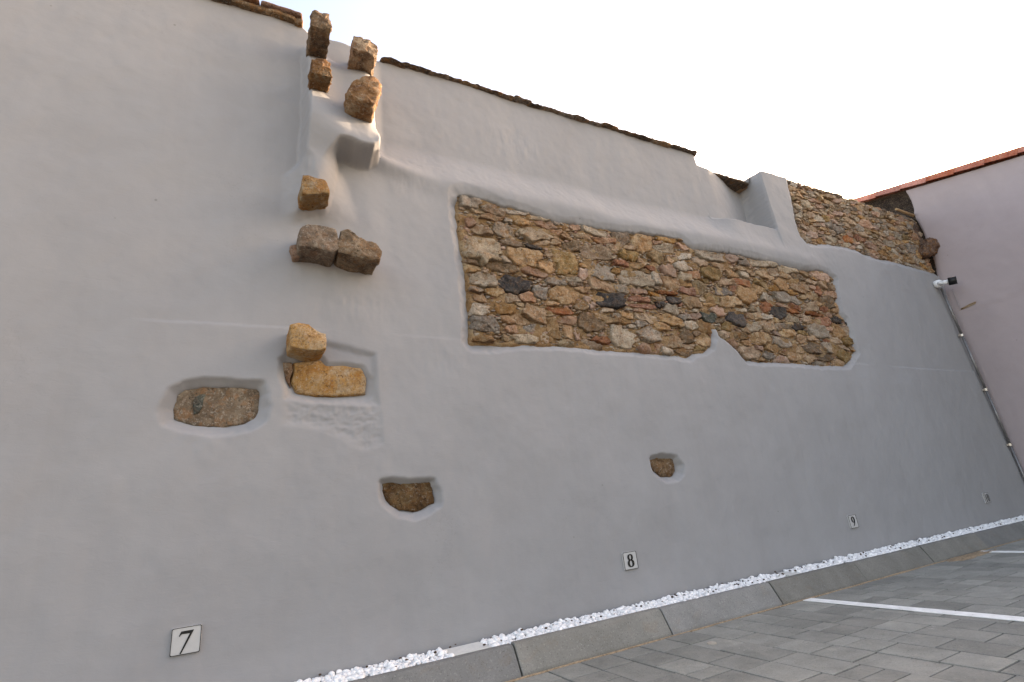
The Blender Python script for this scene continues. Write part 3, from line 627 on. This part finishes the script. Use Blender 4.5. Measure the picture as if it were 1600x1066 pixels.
def rubble(S, NB, P, parent, y0, prot, chips, pname, rough=.006, gap=.005):
    outl = cells([s[:5] for s in S], gap=gap)
    reg = lambda u, z: sdf(u, z, P)
    for i, (s, o_) in enumerate(zip(S, outl)):
        big = s[2] > .05
        pr = prot*(rng.uniform(.8, 1.35) if i < NB else rng.uniform(.6, 1.25))
        V, F = rubble_stone(o_, y0, pr, reg, i*1.37, rough=rough)
        mkobj('stone', V, F, M[s[5]], parent)
    # small chips, joined
    A = CHV = []; bufs = {}
    oc = cells([s[:5] for s in chips], gap=.001, na=9)
    for i in range(len(S), len(chips)):
        V, F = rubble_stone(oc[i], y0, prot*rng.uniform(.3, .8), reg, i*.7, rough=.003)
        bufs.setdefault(chips[i][5], MB()).add(V, F)
    VV = []; FF = []; FM = []; keys = list(bufs); n = 0
    for kk, key in enumerate(keys):
        b = bufs[key]; VV += b.v; FF += [tuple(i+n for i in f) for f in b.f]; FM += [kk]*len(b.f); n += len(b.v)
    if VV:
        o = mkobj('stone_chips', VV, FF, [M[k] for k in keys], parent, fmat=FM); o['kind'] = 'stuff'
panel = mortar_sheet('rubble_panel', PANEL, -.042, M['mortar'], wall, amp=.015, step=.009)
panel['label'] = 'long exposed rubble panel of brown and grey stones with dark ones'
rubble(S, PLACED, PANEL, panel, YW+.046, .024, CH, 'panel')

up = mortar_sheet('upper_rubble', UPPER, -.058, M['mortar2'], wall, top=True)
up['label'] = 'bare tan rubble stretch at the top beside the tiled roof'
PAL2 = ['tan']*6+['pink']*4+['granite']*3+['ochre']*2+['grey']*2+['brown']+['olive']
S2 = []
for (x, y, rx, ry, c) in [(1262,318,9,8,'granite'),(1268,335,8,5,'tan'),(1311,357,11,7,'grey'),(1280,340,10,6,'granite'),(1345,372,10,5,'brick'),(1330,345,12,7,'tan'),(1355,350,12,8,'pink'),
                          (1325,373,9,5,'brick'),(1300,372,12,6,'granite'),(1365,385,12,5,'pink'),(1390,378,9,8,'granite'),(1405,368,8,7,'granite'),(1425,388,8,8,'grey'),(1290,312,10,6,'tan'),(1310,325,9,6,'brown'),(1420,405,10,6,'tan'),(1440,398,8,7,'ochre'),(1435,362,7,8,'tan')]:
    S2.append(px_stone(x, y, rx, ry, 0, 0, 1, c))
UPc = np.vstack([UPPER[:16], [(8.44, UPPER[15][1]), (8.44, 4.2), (UPPER[0][0], 4.19)]])
fill(S2, UPc, .026, .085, 292, 420, pal=PAL2, rot=.2)
print('upper stones', len(S2), S2[-1][2])
CH2 = list(S2); fill(CH2, UPc, .009, .018, len(S2)+1100, 1300, pal=PAL2, tight=.86)
rubble(S2, 0, UPPER, up, YW+.054, .018, CH2, 'upper', gap=.004)

# ------------------------------------------------------------------ single stones
def block(name, front, of, ob, mat, parent, backpts=None, amp=.013, seed=0, ring=56, label=None, inner=(.97, .9, .75, .5, .25), bulge=.012, tilt=(0, 0)):
    """front outline in photo pixels at depth 'of', carried back to 'ob'; backpts gives the outline where it meets the wall"""
    def resample(P, n):
        Q = np.vstack([P, P[:1]]); L = np.r_[0, np.cumsum(np.hypot(*np.diff(Q, axis=0).T))]; t = np.linspace(0, L[-1], n, endpoint=False)
        return np.stack([np.interp(t, L, Q[:, 0]), np.interp(t, L, Q[:, 1])], -1)
    Pf = resample(poly_uz(front, of), ring)
    Pb = resample(poly_uz(backpts, ob), ring) if backpts is not None else Pf+0
    V = []; F = []; ns = max(3, int((of-ob)/.014))
    rings = []
    for i in range(ns+1):
        t = i/ns; Q = Pb*(1-t)+Pf*t; c = Q.mean(0)
        if t > .97: Q = c+(Q-c)*.985
        rings.append((Q, ob+(of-ob)*t))
    c = Pf.mean(0)
    for k, s in enumerate(inner): rings.append((c+(Pf-c)*s, of+bulge*(1-s)**.5))
    for Q, o in rings:
        for u, z in Q: V.append((u, YW-o-(u-c[0])*tilt[0]-(z-c[1])*tilt[1], z))
    V.append((c[0], YW-of-bulge, c[1])); V = np.array(V); n = ring
    D = np.zeros_like(V)
    for i, v in enumerate(V):
        p = Vector((v[0]*9+seed*7.1, v[1]*9, v[2]*9)); q = Vector(v*26)+Vector((seed, 3, 1)); r = Vector(v*70)
        D[i] = np.array(mnoise.noise_vector(p))*amp+np.array(mnoise.noise_vector(q))*amp*.8+np.array(mnoise.noise_vector(r))*amp*.42
    V = V+D; m_ = len(rings)
    for r in range(m_-1):
        for i in range(n): j = (i+1) % n; F.append((r*n+i, r*n+j, (r+1)*n+j, (r+1)*n+i))
    for i in range(n): F.append(((m_-1)*n+i, (m_-1)*n+(i+1) % n, m_*n))
    o = mkobj(name, V, F, M[mat], parent)
    if label: o['label'] = label
    return o
M['rust'] = stone_mat('rusty_granite', (.13, .060, .022), (.24, .135, .058), (.31, .24, .155), spk=.5, smear=.5)
M['cream'] = stone_mat('creamy_granite', (.36, .17, .05), (.42, .26, .11), (.46, .37, .25), spk=.6, smear=.3, speck=(.10, .09, .08))
M['weathered'] = stone_mat('weathered_granite', (.09, .055, .032), (.20, .135, .078), (.37, .28, .18), spk=.5, smear=.45)
block('toothing_stone', [(487,21),(492,17),(503,20),(514,23),(516,34),(517,47),(503,44),(487,42)], .30, .0, 'weathered', wall, backpts=None, seed=1, label='tall brown stone at the very top, leftmost of the top pair')
block('toothing_stone', [(488,93),(495,90),(508,93),(517,97),(518,108),(519,120),(502,117),(486,114),(486,103)], .28, .0, 'rust', wall, seed=2, label='yellow brown stone below the topmost tall one')
block('toothing_stone', [(552,56),(560,58),(575,63),(588,69),(591,75),(590,88),(586,92),(576,84),(562,80),(552,76)], .23, .0, 'weathered', wall, seed=3, label='small mottled stone beside the jagged wall top')
block('toothing_stone', [(546,130),(556,124),(567,120),(580,121),(591,122),(594,130),(593,150),(588,165),(572,160),(556,154),(545,146)], .33, .0, 'rust', wall, seed=4, amp=.016, label='large brown boulder under the small mottled stone')
block('toothing_stone', [(474,274),(490,276),(509,281),(515,292),(516,303),(498,304),(477,303),(472,300),(472,285)], .22, -.05, 'cream', wall, seed=5, amp=.008, label='orange cube shaped stone alone in the middle of the pier')
M['greybrown'] = stone_mat('grey_brown_granite', (.13, .085, .05), (.25, .18, .115), (.40, .31, .21), spk=.6, smear=.5)
block('toothing_stone', [(471,350),(486,349),(505,353),(525,357),(528,370),(529,386),(522,396),(500,391),(480,387),(468,384),(467,370)], .20, -.08, 'greybrown', wall, seed=6, amp=.009, label='left half of the big cracked grey block')
block('toothing_stone', [(534,361),(548,362),(562,369),(580,376),(594,382),(597,396),(594,408),(580,408),(560,402),(545,398),(530,394),(529,380)], .20, -.08, 'greybrown', wall, seed=7, amp=.013, label='right half of the big cracked block with a broken corner')
block('wedge_stone', [(453,384),(462,381),(468,386),(470,402),(458,403)], .07, -.08, 'pink', wall, seed=8, amp=.004, ring=20)
block('toothing_stone', [(453,507),(466,505),(482,507),(489,513),(496,518),(510,521),(511,534),(509,545),(496,548),(480,547),(462,543),(453,540),(452,522)], .16, -.08, 'cream', wall, seed=9, amp=.006, label='cream orange block standing proud above the flat ochre stone')
def flush(name, Puz, of, mat, parent, seed, label, amp=.011, bulge=.014):
    c = Puz.mean(0); n = 60; Q = np.vstack([Puz, Puz[:1]]); L = np.r_[0, np.cumsum(np.hypot(*np.diff(Q, axis=0).T))]; t = np.linspace(0, L[-1], n, endpoint=False)
    P = np.stack([np.interp(t, L, Q[:, 0]), np.interp(t, L, Q[:, 1])], -1); V = []; F = []
    rings = [(1.06, of-.07), (1.03, of-.03), (1.0, of-.008)]+[(s, of+bulge*(1-s)**.6) for s in (.96, .9, .82, .74, .66, .56, .46, .36, .26, .15)]
    for s, o in rings:
        for u, z in c+(P-c)*s: V.append((u, YW-o, z))
    V.append((c[0], YW-of-bulge, c[1])); V = np.array(V); D = np.zeros_like(V)
    for i, v in enumerate(V):
        D[i] = np.array(mnoise.noise_vector(Vector(v*14)+Vector((seed, 0, 0))))*amp+np.array(mnoise.noise_vector(Vector(v*45)))*amp*.5
    V = V+D; m_ = len(rings)
    for r in range(m_-1):
        for i in range(n): j = (i+1) % n; F.append((r*n+i, r*n+j, (r+1)*n+j, (r+1)*n+i))
    for i in range(n): F.append(((m_-1)*n+i, (m_-1)*n+(i+1) % n, m_*n))
    o = mkobj(name, V, F, M[mat], parent); o['label'] = label; return o
M['speckled'] = stone_mat('speckled_granite', (.11, .078, .05), (.19, .14, .09), (.29, .225, .15), spk=.5, sc=.9, smear=.55)
M['dull'] = stone_mat('dull_brown_stone', (.08, .045, .02), (.14, .085, .042), (.20, .14, .075), spk=.25, smear=.3)
def sub(P, f): return P
flush('embedded_stone', STJ, -.052, 'speckled', wall, 11, 'wide grey brown granite stone with a dark patch, furthest left')
flush('embedded_stone', STK, -.050, 'dull', wall, 12, 'half moon brown stone in a white rimmed hollow')
flush('embedded_stone', STL, -.055, 'dull', wall, 13, 'small brown stone in a white rimmed hollow above sign 8')
mainI = poly_uz([(459,566),(480,562),(502,561),(510,571),(540,570),(566,574),(574,590),(572,614),(550,616),(520,618),(490,617),(463,612),(456,597),(459,580)], -.01)
flush('embedded_stone', mainI, -.030, 'cream', wall, 14, 'flat ochre stone with orange blotches under the cream block', amp=.005)
flush('wedge_stone', poly_uz([(441,564),(457,564),(459,577),(454,590),(455,604),(448,592),(443,577)]), -.028, 'rust', wall, 15, 'narrow reddish wedge at the left end of the ochre stone', amp=.003, bulge=.005)
# dark bituminous patch on the first stone
flush('dark_patch', poly_uz([(302,622),(312,615),(322,615),(318,624),(316,636),(310,645),(303,648),(301,636)], -.03), -.036, 'green', wall, 16, 'dark grey green smear on the wide stone', amp=.002, bulge=.003)

# ------------------------------------------------------------------ wall tops
def lump(u0, u1, z0, z1, y0, y1, seed, mat, name, parent, amp=.012, n=(10, 4, 5), ex=9):
    V = []; F = []; nx, nz, ny = n; idx_ = {}
    for i in range(nx+1):
        for j in range(nz+1):
            for k in range(ny+1):
                if 0 < i < nx and 0 < j < nz and 0 < k < ny: continue
                idx_[i, j, k] = len(V); a, b, c = i/nx*2-1, j/nz*2-1, k/ny*2-1
                f = (abs(a)**ex+abs(b)**ex+abs(c)**ex)**(-1/ex) if (a or b or c) else 1; f = min(f, 1)
                V.append(((u0+u1)/2+(u1-u0)/2*a*f, (y0+y1)/2+(y1-y0)/2*c*f, (z0+z1)/2+(z1-z0)/2*b*f))
    def q(a, b, c, d): F.append((idx_[a], idx_[b], idx_[c], idx_[d]))
    for i in range(nx):
        for j in range(nz):
            q((i,j,0),(i+1,j,0),(i+1,j+1,0),(i,j+1,0)); q((i,j,ny),(i,j+1,ny),(i+1,j+1,ny),(i+1,j,ny))
        for k in range(ny):
            q((i,0,k),(i,0,k+1),(i+1,0,k+1),(i+1,0,k)); q((i,nz,k),(i+1,nz,k),(i+1,nz,k+1),(i,nz,k+1))
    for j in range(nz):
        for k in range(ny):
            q((0,j,k),(0,j+1,k),(0,j+1,k+1),(0,j,k+1)); q((nx,j,k),(nx,j,k+1),(nx,j+1,k+1),(nx,j+1,k))
    V = np.array(V); V = V+np.array([np.array(mnoise.noise_vector(Vector(v*12)+Vector((seed*3., 0, 0))))*amp+np.array(mnoise.noise_vector(Vector(v*34)+Vector((seed*3., 0, 0))))*amp*.6 for v in V])
    return mkobj(name, V, F, M[mat], parent)
M['coping'] = stone_mat('lichen_coping', (.045, .034, .025), (.085, .062, .045), (.17, .135, .10), spk=.3)
M['coping_red'] = stone_mat('old_clay_coping', (.09, .045, .025), (.15, .08, .05), (.22, .14, .10), spk=.3)
u = -1.75
while u < .20:
    l = random.uniform(.34, .52); e = min(u+l, .215)
    lump(u, e-.002, 4.190, 4.222, YW-.060-random.uniform(0, .008), YW+.35, u*9, 'coping_red', 'coping_slab', wall, amp=.004, n=(30, 3, 9), ex=16); u = e
    if e >= .21: break
u = -1.75
while u < .19:
    l = random.uniform(.10, .22); e = min(u+l, .205)
    lump(u-.01, e+.01, 4.150+random.uniform(-.008, .012), 4.193, YW-.030-random.uniform(0, .012), YW+.2, u*5+2, random.choice(['coping_red', 'brown', 'coping']), 'bedding_stone', wall, amp=.010, n=(12, 5, 5), ex=10); u = e
u = .80
while u < uA-.06:
    l = random.uniform(.10, .26); zt = float(ztop(np.array([u+l/2]))[0])
    if random.random() < .94:
        th = random.uniform(.004, .026)
        lump(u-.02, u+l+.02, zt-.010, zt+th*.6, YW+.090-random.uniform(.0, .015), YW+.40, u*7, random.choice(['coping', 'coping', 'brown', 'grey']), 'coping_stone', wall, amp=.012, n=(14, 3, 6), ex=6)
    u += l*.93
u = uA+.01
while u < uP-.1:
    l = random.uniform(.10, .2); zt = float(ztop(np.array([u+l/2]))[0])
    lump(u-.01, u+l+.01, zt-.012, zt+.018, YW+.15, YW+.45, u*7, 'coping', 'coping_stone', wall, amp=.008); u += l*.95
for (a, b, d, m_) in ((uP-.42, uP-.2, .34, 'ochre'), (uP-.24, uP-.05, .30, 'tan'), (uP-.10, uP+.06, .20, 'ochre')):
    lump(a, b, 4.07, 4.165, YW+d, YW+.6, a, m_, 'coping_stone', wall, amp=.008)
u = uP1+.01
while u < 8.3:
    l = random.uniform(.10, .24); zt = float(ztop(np.array([u+l/2]))[0])
    lump(u-.01, u+l+.01, zt-.045, zt+random.uniform(.005, .022), YW+.035+random.uniform(-.01, .02), YW+.42, u*7, random.choice(['brown', 'olive', 'tan', 'coping']), 'coping_stone', wall, amp=.010, n=(12, 4, 5), ex=6); u += l*.93

# ------------------------------------------------------------------ neighbouring building
XB = 8.45
bld = empty('neighbouring_building', (XB, 1, 0)); tag(bld, 'pinkish white building with a terracotta tiled verge at the right end of the wall', 'building')
SL = .262
def roofz(y): return 4.82+SL*(y-3.44)
ys = np.arange(-4, 2.96, .03); zs_ = np.linspace(0, 1, 140)
Yg = np.repeat(ys[:, None], 140, 1); Zg = zs_[None]*(roofz(Yg)-.035)
edge = 2.905+.10*(1-sst(3.0, 3.5, zs_*4.66))+.03*fbm(zs_*22, zs_*0+3, 4)+.015*np.interp(zs_, [0, .7, 1], [0, 0, -1])
Yg = np.where(Yg > 2.88, edge[None], Yg)
Yg[-1] = edge+.04
Xg = XB-.012*fbm(Yg*1.5, Zg*1.5, 4)-.004*fbm(Yg*8, Zg*8, 3)
# a horizontal render joint
zj = 2.70+.02*fbm(Yg*2, Yg*0, 3); Xg = Xg-.006*sst(-.01, .01, Zg-zj)
Xg[-1] = XB+.06
idb = np.arange(Yg.size).reshape(Yg.shape); Fb = np.stack([idb[:-1, :-1], idb[:-1, 1:], idb[1:, 1:], idb[1:, :-1]], -1).reshape(-1, 4)
mkobj('plastered_gable', np.stack([Xg, Yg, Zg], -1).reshape(-1, 3), Fb, M['plaster_side'], bld)
# bare dark masonry of the gable behind the wall
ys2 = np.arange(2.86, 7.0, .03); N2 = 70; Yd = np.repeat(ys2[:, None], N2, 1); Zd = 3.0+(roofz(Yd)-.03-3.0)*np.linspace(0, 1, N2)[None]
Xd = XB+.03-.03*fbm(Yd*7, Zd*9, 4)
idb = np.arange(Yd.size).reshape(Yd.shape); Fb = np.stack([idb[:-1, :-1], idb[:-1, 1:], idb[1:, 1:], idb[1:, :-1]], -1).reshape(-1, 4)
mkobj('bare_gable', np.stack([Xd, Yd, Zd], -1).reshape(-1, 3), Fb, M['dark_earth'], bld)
mb = MB(); mb.v = [(XB+.07, -4, 0), (XB+.07, 7, 0), (XB+.07, 7, roofz(7)-.03), (XB+.07, -4, roofz(-4)-.03), (XB+6, -4, 0), (XB+6, 7, 0), (XB+6, 7, roofz(7)-.03), (XB+6, -4, roofz(-4)-.03)]
mb.f = [(0,1,2,3),(4,7,6,5),(0,3,7,4),(1,5,6,2),(3,2,6,7)]; mb.n = 8; mb.make('building_walls', M['plaster_side'], bld)
mb = MB(); V = [(XB+.06, -4.2, roofz(-4.2)-.03), (XB+.06, 7, roofz(7)-.03), (XB+6, 7, roofz(7)-.03), (XB+6, -4.2, roofz(-4.2)-.03)]
mb.add(V+[(x, y, z+.03) for x, y, z in V], [(0,3,2,1),(4,5,6,7),(0,1,5,4),(1,2,6,5),(2,3,7,6),(3,0,4,7)]); mb.make('roof_deck', M['wood'], bld)
def tile_mesh(L, r0, r1, name):
    V = []; F = []; n = 12; th = .014
    for (y, r) in ((0, r0), (L*.5, (r0+r1)/2), (L, r1)):
        for s, rr in ((0, r), (1, r-th)):
            for i in range(n+1):
                t = PI*i/n; V.append((rr*math.cos(t), y, rr*math.sin(t)))
    m_ = n+1
    for a in range(2):
        for i in range(n):
            p = a*2*m_+i; F.append((p, p+1, p+1+2*m_, p+2*m_)); p2 = p+m_; F.append((p2, p2+2*m_, p2+1+2*m_, p2+1))
        for e in (0, n): p = a*2*m_+e; F.append((p, p+2*m_, p+3*m_, p+m_))
    for a in (0, 2):
        for i in range(n): p = a*2*m_+i; F.append((p, p+m_, p+m_+1, p+1))
    me = bpy.data.meshes.new(name); me.from_pydata(V, [], F); me.update(); me.materials.append(M['tile'])
    me.polygons.foreach_set('use_smooth', [True]*len(me.polygons)); return me
tm = tile_mesh(.42, .120, .098, 'roof_tile')
TJ = [XP(x, y, XB)[1] for x, y in ((1588,234),(1538,250),(1490,266),(1447,280),(1407,292),(1369,304))]
step = float(np.mean(np.diff(TJ)))
yy = TJ[0]-step*14; rows = []
while yy < 6.6: rows.append(yy); yy += step
ang = math.atan(SL)
for col in range(7):
    for i, y in enumerate(rows):
        if col > 0 and col % 1: continue
        o = bpy.data.objects.new('verge_tile' if col == 0 else 'roof_tile', tm); COL.objects.link(o); o.parent = bld
        o.location = Vector((XB+.045+col*.24, y, roofz(y)-.022))-bld.location
        o.rotation_euler = (ang+.065, 0, random.gauss(0, .01)); o.scale = (1, step*1.18/.42, 1)
# green-brown lump of stone where gable, wall and plaster meet, and a splinter of wood
M['dark_lump'] = stone_mat('dark_lumpy_stone', (.05, .03, .022), (.10, .062, .045), (.17, .115, .085))
block('corner_stone', [(1450,373),(1457,367),(1467,367),(1473,375),(1474,386),(1466,394),(1456,398),(1449,386)], .08, -.10, 'dark_lump', wall, seed=21, amp=.034, ring=36, bulge=.05, inner=(.93, .8, .62, .4, .2), label='dark lumpy stone sticking out at the corner under the roof')
block('corner_stone', [(1428,348),(1438,346),(1446,362),(1452,384),(1450,398),(1442,392),(1434,374)], -.03, -.18, 'dark_lump', wall, seed=22, amp=.02, ring=24)
a = W3(1400, 327, -.02); b = W3(1427, 337, -.02); mb = MB(); mb.tube(a, b, .016, .022, 8); mb.make('wood_splinter', M['tan'], wall)

# ------------------------------------------------------------------ signs
def stroke(pts, wd):
    P = np.array(pts, float); n = len(P); T_ = np.gradient(P, axis=0); T_ /= np.linalg.norm(T_, axis=1)[:, None]+1e-9; N_ = np.stack([-T_[:, 1], T_[:, 0]], -1); w_ = np.array(wd)[:, None]/2
    return list(P+N_*w_), list(P-N_*w_)
def ringpts(cx, cy, rx, ry, a0=0, a1=2*PI, n=36): t = np.linspace(a0, a1, n); return [(cx+rx*math.cos(q), cy+ry*math.sin(q)) for q in t], t
def glyph(ch):
    out = []     # strips in plate units, y down
    if ch == '8':
        p, t = ringpts(.5, .315, .135, .150); out.append(stroke(p, .05+.10*abs(np.cos(t))**1.2)); p, t = ringpts(.5, .655, .165, .185); out.append(stroke(p, .05+.12*abs(np.cos(t))**1.2))
    if ch == '9':
        p, t = ringpts(.49, .36, .15, .20); out.append(stroke(p, .05+.11*abs(np.cos(t))**1.2))
        q = [(.64+.01*math.sin(k*3), .36) for k in [0]]; s = np.linspace(0, 1, 16); p = [(.645-.02*k-.25*k**3, .34+.50*k) for k in s]; out.append(stroke(p, .15*(1-s*.7)+.01))
    if ch == '7': return None
    return out
def glyph_mesh(ch, x0, x1):
    V = []; F = []
    def poly(P):
        b_ = len(V); V.extend(P); F.append(tuple(range(b_, b_+len(P))))
    if ch == '7':
        poly([(.316,.150),(.735,.147),(.606,.262),(.352,.250)]); poly([(.316,.150),(.352,.250),(.300,.300),(.278,.338),(.255,.310)]); poly([(.735,.147),(.735,.160),(.378,.945),(.350,.960),(.322,.945),(.606,.262)])
    elif ch == '1':
        poly([(.38,.17),(.62,.12),(.62,.86),(.38,.86)]); poly([(.30,.22),(.42,.17),(.42,.24),(.30,.27)]); poly([(.30,.86),(.70,.86),(.70,.90),(.30,.90)])
    elif ch == '0':
        p, t = ringpts(.5, .51, .20, .35); A, B = stroke(p, .07+.15*abs(np.cos(t))**1.2)
        for i in range(len(A)-1): poly([A[i], A[i+1], B[i+1], B[i]])
    else:
        for A, B in glyph(ch):
            for i in range(len(A)-1): poly([A[i], A[i+1], B[i+1], B[i]])
    return [(x0+(x1-x0)*float(a), float(b)) for a, b in V], F
def sign(px, py, txt, label):
    u, z = UZ(px, py); w_, h_ = .113, .108; hw = float(height(np.array([u]), np.array([z]))[0]); yb = YW-hw-.003; e = empty('number_sign', (u, yb, z)); tag(e, label, 'sign', 'numbered bay signs on the wall')
    # plate with rounded corners and bevel
    P = []
    for cx, cz, a0 in ((1, 1, 0), (-1, 1, 90), (-1, -1, 180), (1, -1, 270)):
        for k in range(4): t = math.radians(a0+k*30); P.append((cx*(w_/2-.006)+.006*math.cos(t), cz*(h_/2-.006)+.006*math.sin(t)))
    n = len(P); V = [(u+a, yb+.012, z+b) for a, b in P]+[(u+a, yb-.006, z+b) for a, b in P]+[(u+a*.975, yb-.008, z+b*.975) for a, b in P]
    F = [(i, (i+1) % n, n+(i+1) % n, n+i) for i in range(n)]+[(n+i, n+(i+1) % n, 2*n+(i+1) % n, 2*n+i) for i in range(n)]+[tuple(range(2*n, 3*n))]
    mkobj('plate', V, F, M['plate'], e, smooth=False)
    V = []; F = []
    for s, y in ((.985, -.0066), (.985, -.0095), (.94, -.0095), (.94, -.0075)):
        V += [(u+a*s, yb+y, z+b*s) for a, b in P]
    for r in range(3): F += [(r*n+i, r*n+(i+1) % n, (r+1)*n+(i+1) % n, (r+1)*n+i) for i in range(n)]
    mkobj('border', V, F, M['black'], e, smooth=False)
    k = len(txt)
    for i, ch in enumerate(txt):
        x0, x1 = (0, 1) if k == 1 else ((.06, .58) if i == 0 else (.44, .98))
        G, F = glyph_mesh(ch, x0, x1); V = [(u-w_/2+a*w_, yb-.0100, z+h_/2-b*h_) for a, b in G]
        me = mkobj('digit', V, F, M['black'], e, smooth=False)
sign(291, 1000, '7', 'white number plate 7 with black border, largest and nearest of the four')
sign(986, 876, '8', 'white number plate 8 low on the wall under the small brown stone')
sign(1330.5, 815, '9', 'white number plate 9 low on the wall, beyond plate 8')
sign(1540, 778, '10', 'white number plate 10 at the far end near the metal conduit')

# ------------------------------------------------------------------ conduit and surveillance camera
ux, zx = UZ(1476, 452, .03); yc = YW-.028
cd = empty('conduit', (8.40, yc, .1)); tag(cd, 'grey metal conduit pipe running up the wall corner', 'pipe')
pa, pb = np.array(W3(1471, 451, .028)), np.array(W3(1600, 745, .028)); pc = pb+(pb-pa)*((pb[2]-.1)/(pa[2]-pb[2]))
pts = [tuple(pa)]+[tuple(pa+(pb-pa)*t) for t in (.27, .565, .845)]+[tuple(pc)]
mb = MB()
for a, b in zip(pts[:-1], pts[1:]): mb.tube(a, b, .0145, n=14)
mb.make('pipe', M['metal'], cd, smooth=True)
for p in pts[1:4]:
    mb = MB(); q = Vector(p); mb.tube(q+Vector((0, 0, -.016)), q+Vector((0, 0, .016)), 0.021, n=14); mb.box(p[0]-.045, p[0]+.045, p[1]+.012, p[1]+.022, p[2]-.012, p[2]+.012); mb.make('clamp', simple('bright_metal', (.5, .45, .40), .35, metal=.7), cd)
tc = empty('surveillance_camera', W3(1466, 443, .0)); tag(tc, 'small white bullet security camera on top of the conduit', 'camera')
b0 = Vector(W3(1466, 444, .0)); b1 = Vector(W3(1467, 443, .05)); mb = MB(); mb.tube(b0+Vector((0, .03, 0)), b1, .055, .050, 20); mb.make('junction_box', M['white_plastic'], tc, True)
c1 = Vector(W3(1479, 441, .16)); mb = MB(); mb.tube(b1, b1.lerp(c1, .5), .022, n=12); mb.make('bracket', M['white_plastic'], tc, True)
dirv = (c1-b1).normalized(); dirv = Vector((.35, -.9, -.12)).normalized()
mb = MB(); s0 = b1.lerp(c1, .35); s1 = s0+dirv*.07; mb.tube(s0, s1, .028, .032, 20); mb.make('body', M['white_plastic'], tc, True)
mb = MB(); mb.tube(s1-dirv*.001, s1+dirv*.085, .052, .050, 20); mb.make('lens_hood', M['black'], tc, True)

V = []; F = []; c0 = np.array(XP(1514, 478, XB)); n = 26
for k in range(n):
    t = 2*PI*k/n; rr = 1+.6*fbm(np.array([math.cos(t)*2+3]), np.array([math.sin(t)*2]), 3)[0]
    V.append((XB-.0165-.004*math.sin(3*t), c0[1]+.11*rr*math.cos(t), c0[2]+.014*rr*math.sin(t)-.02*math.cos(t)))
V.append((XB-.024, c0[1], c0[2])); F = [((k+1) % n, k, n) for k in range(n)]
mkobj('bare_patch', V, F, M['mortar2'], bld)

mb = MB(); pA = XP(1488, 452, XB-.03); pB = XP(1500, 482, XB-.03); mb.tube(pA, pB, .006, n=8)  # short thin tube close to the side wall
e = mb.make('thin_tube', simple('pale_tube', (.30, .26, .26), .6)); tag(e, 'short thin pale tube on the side wall behind the security camera', 'thin_tube')
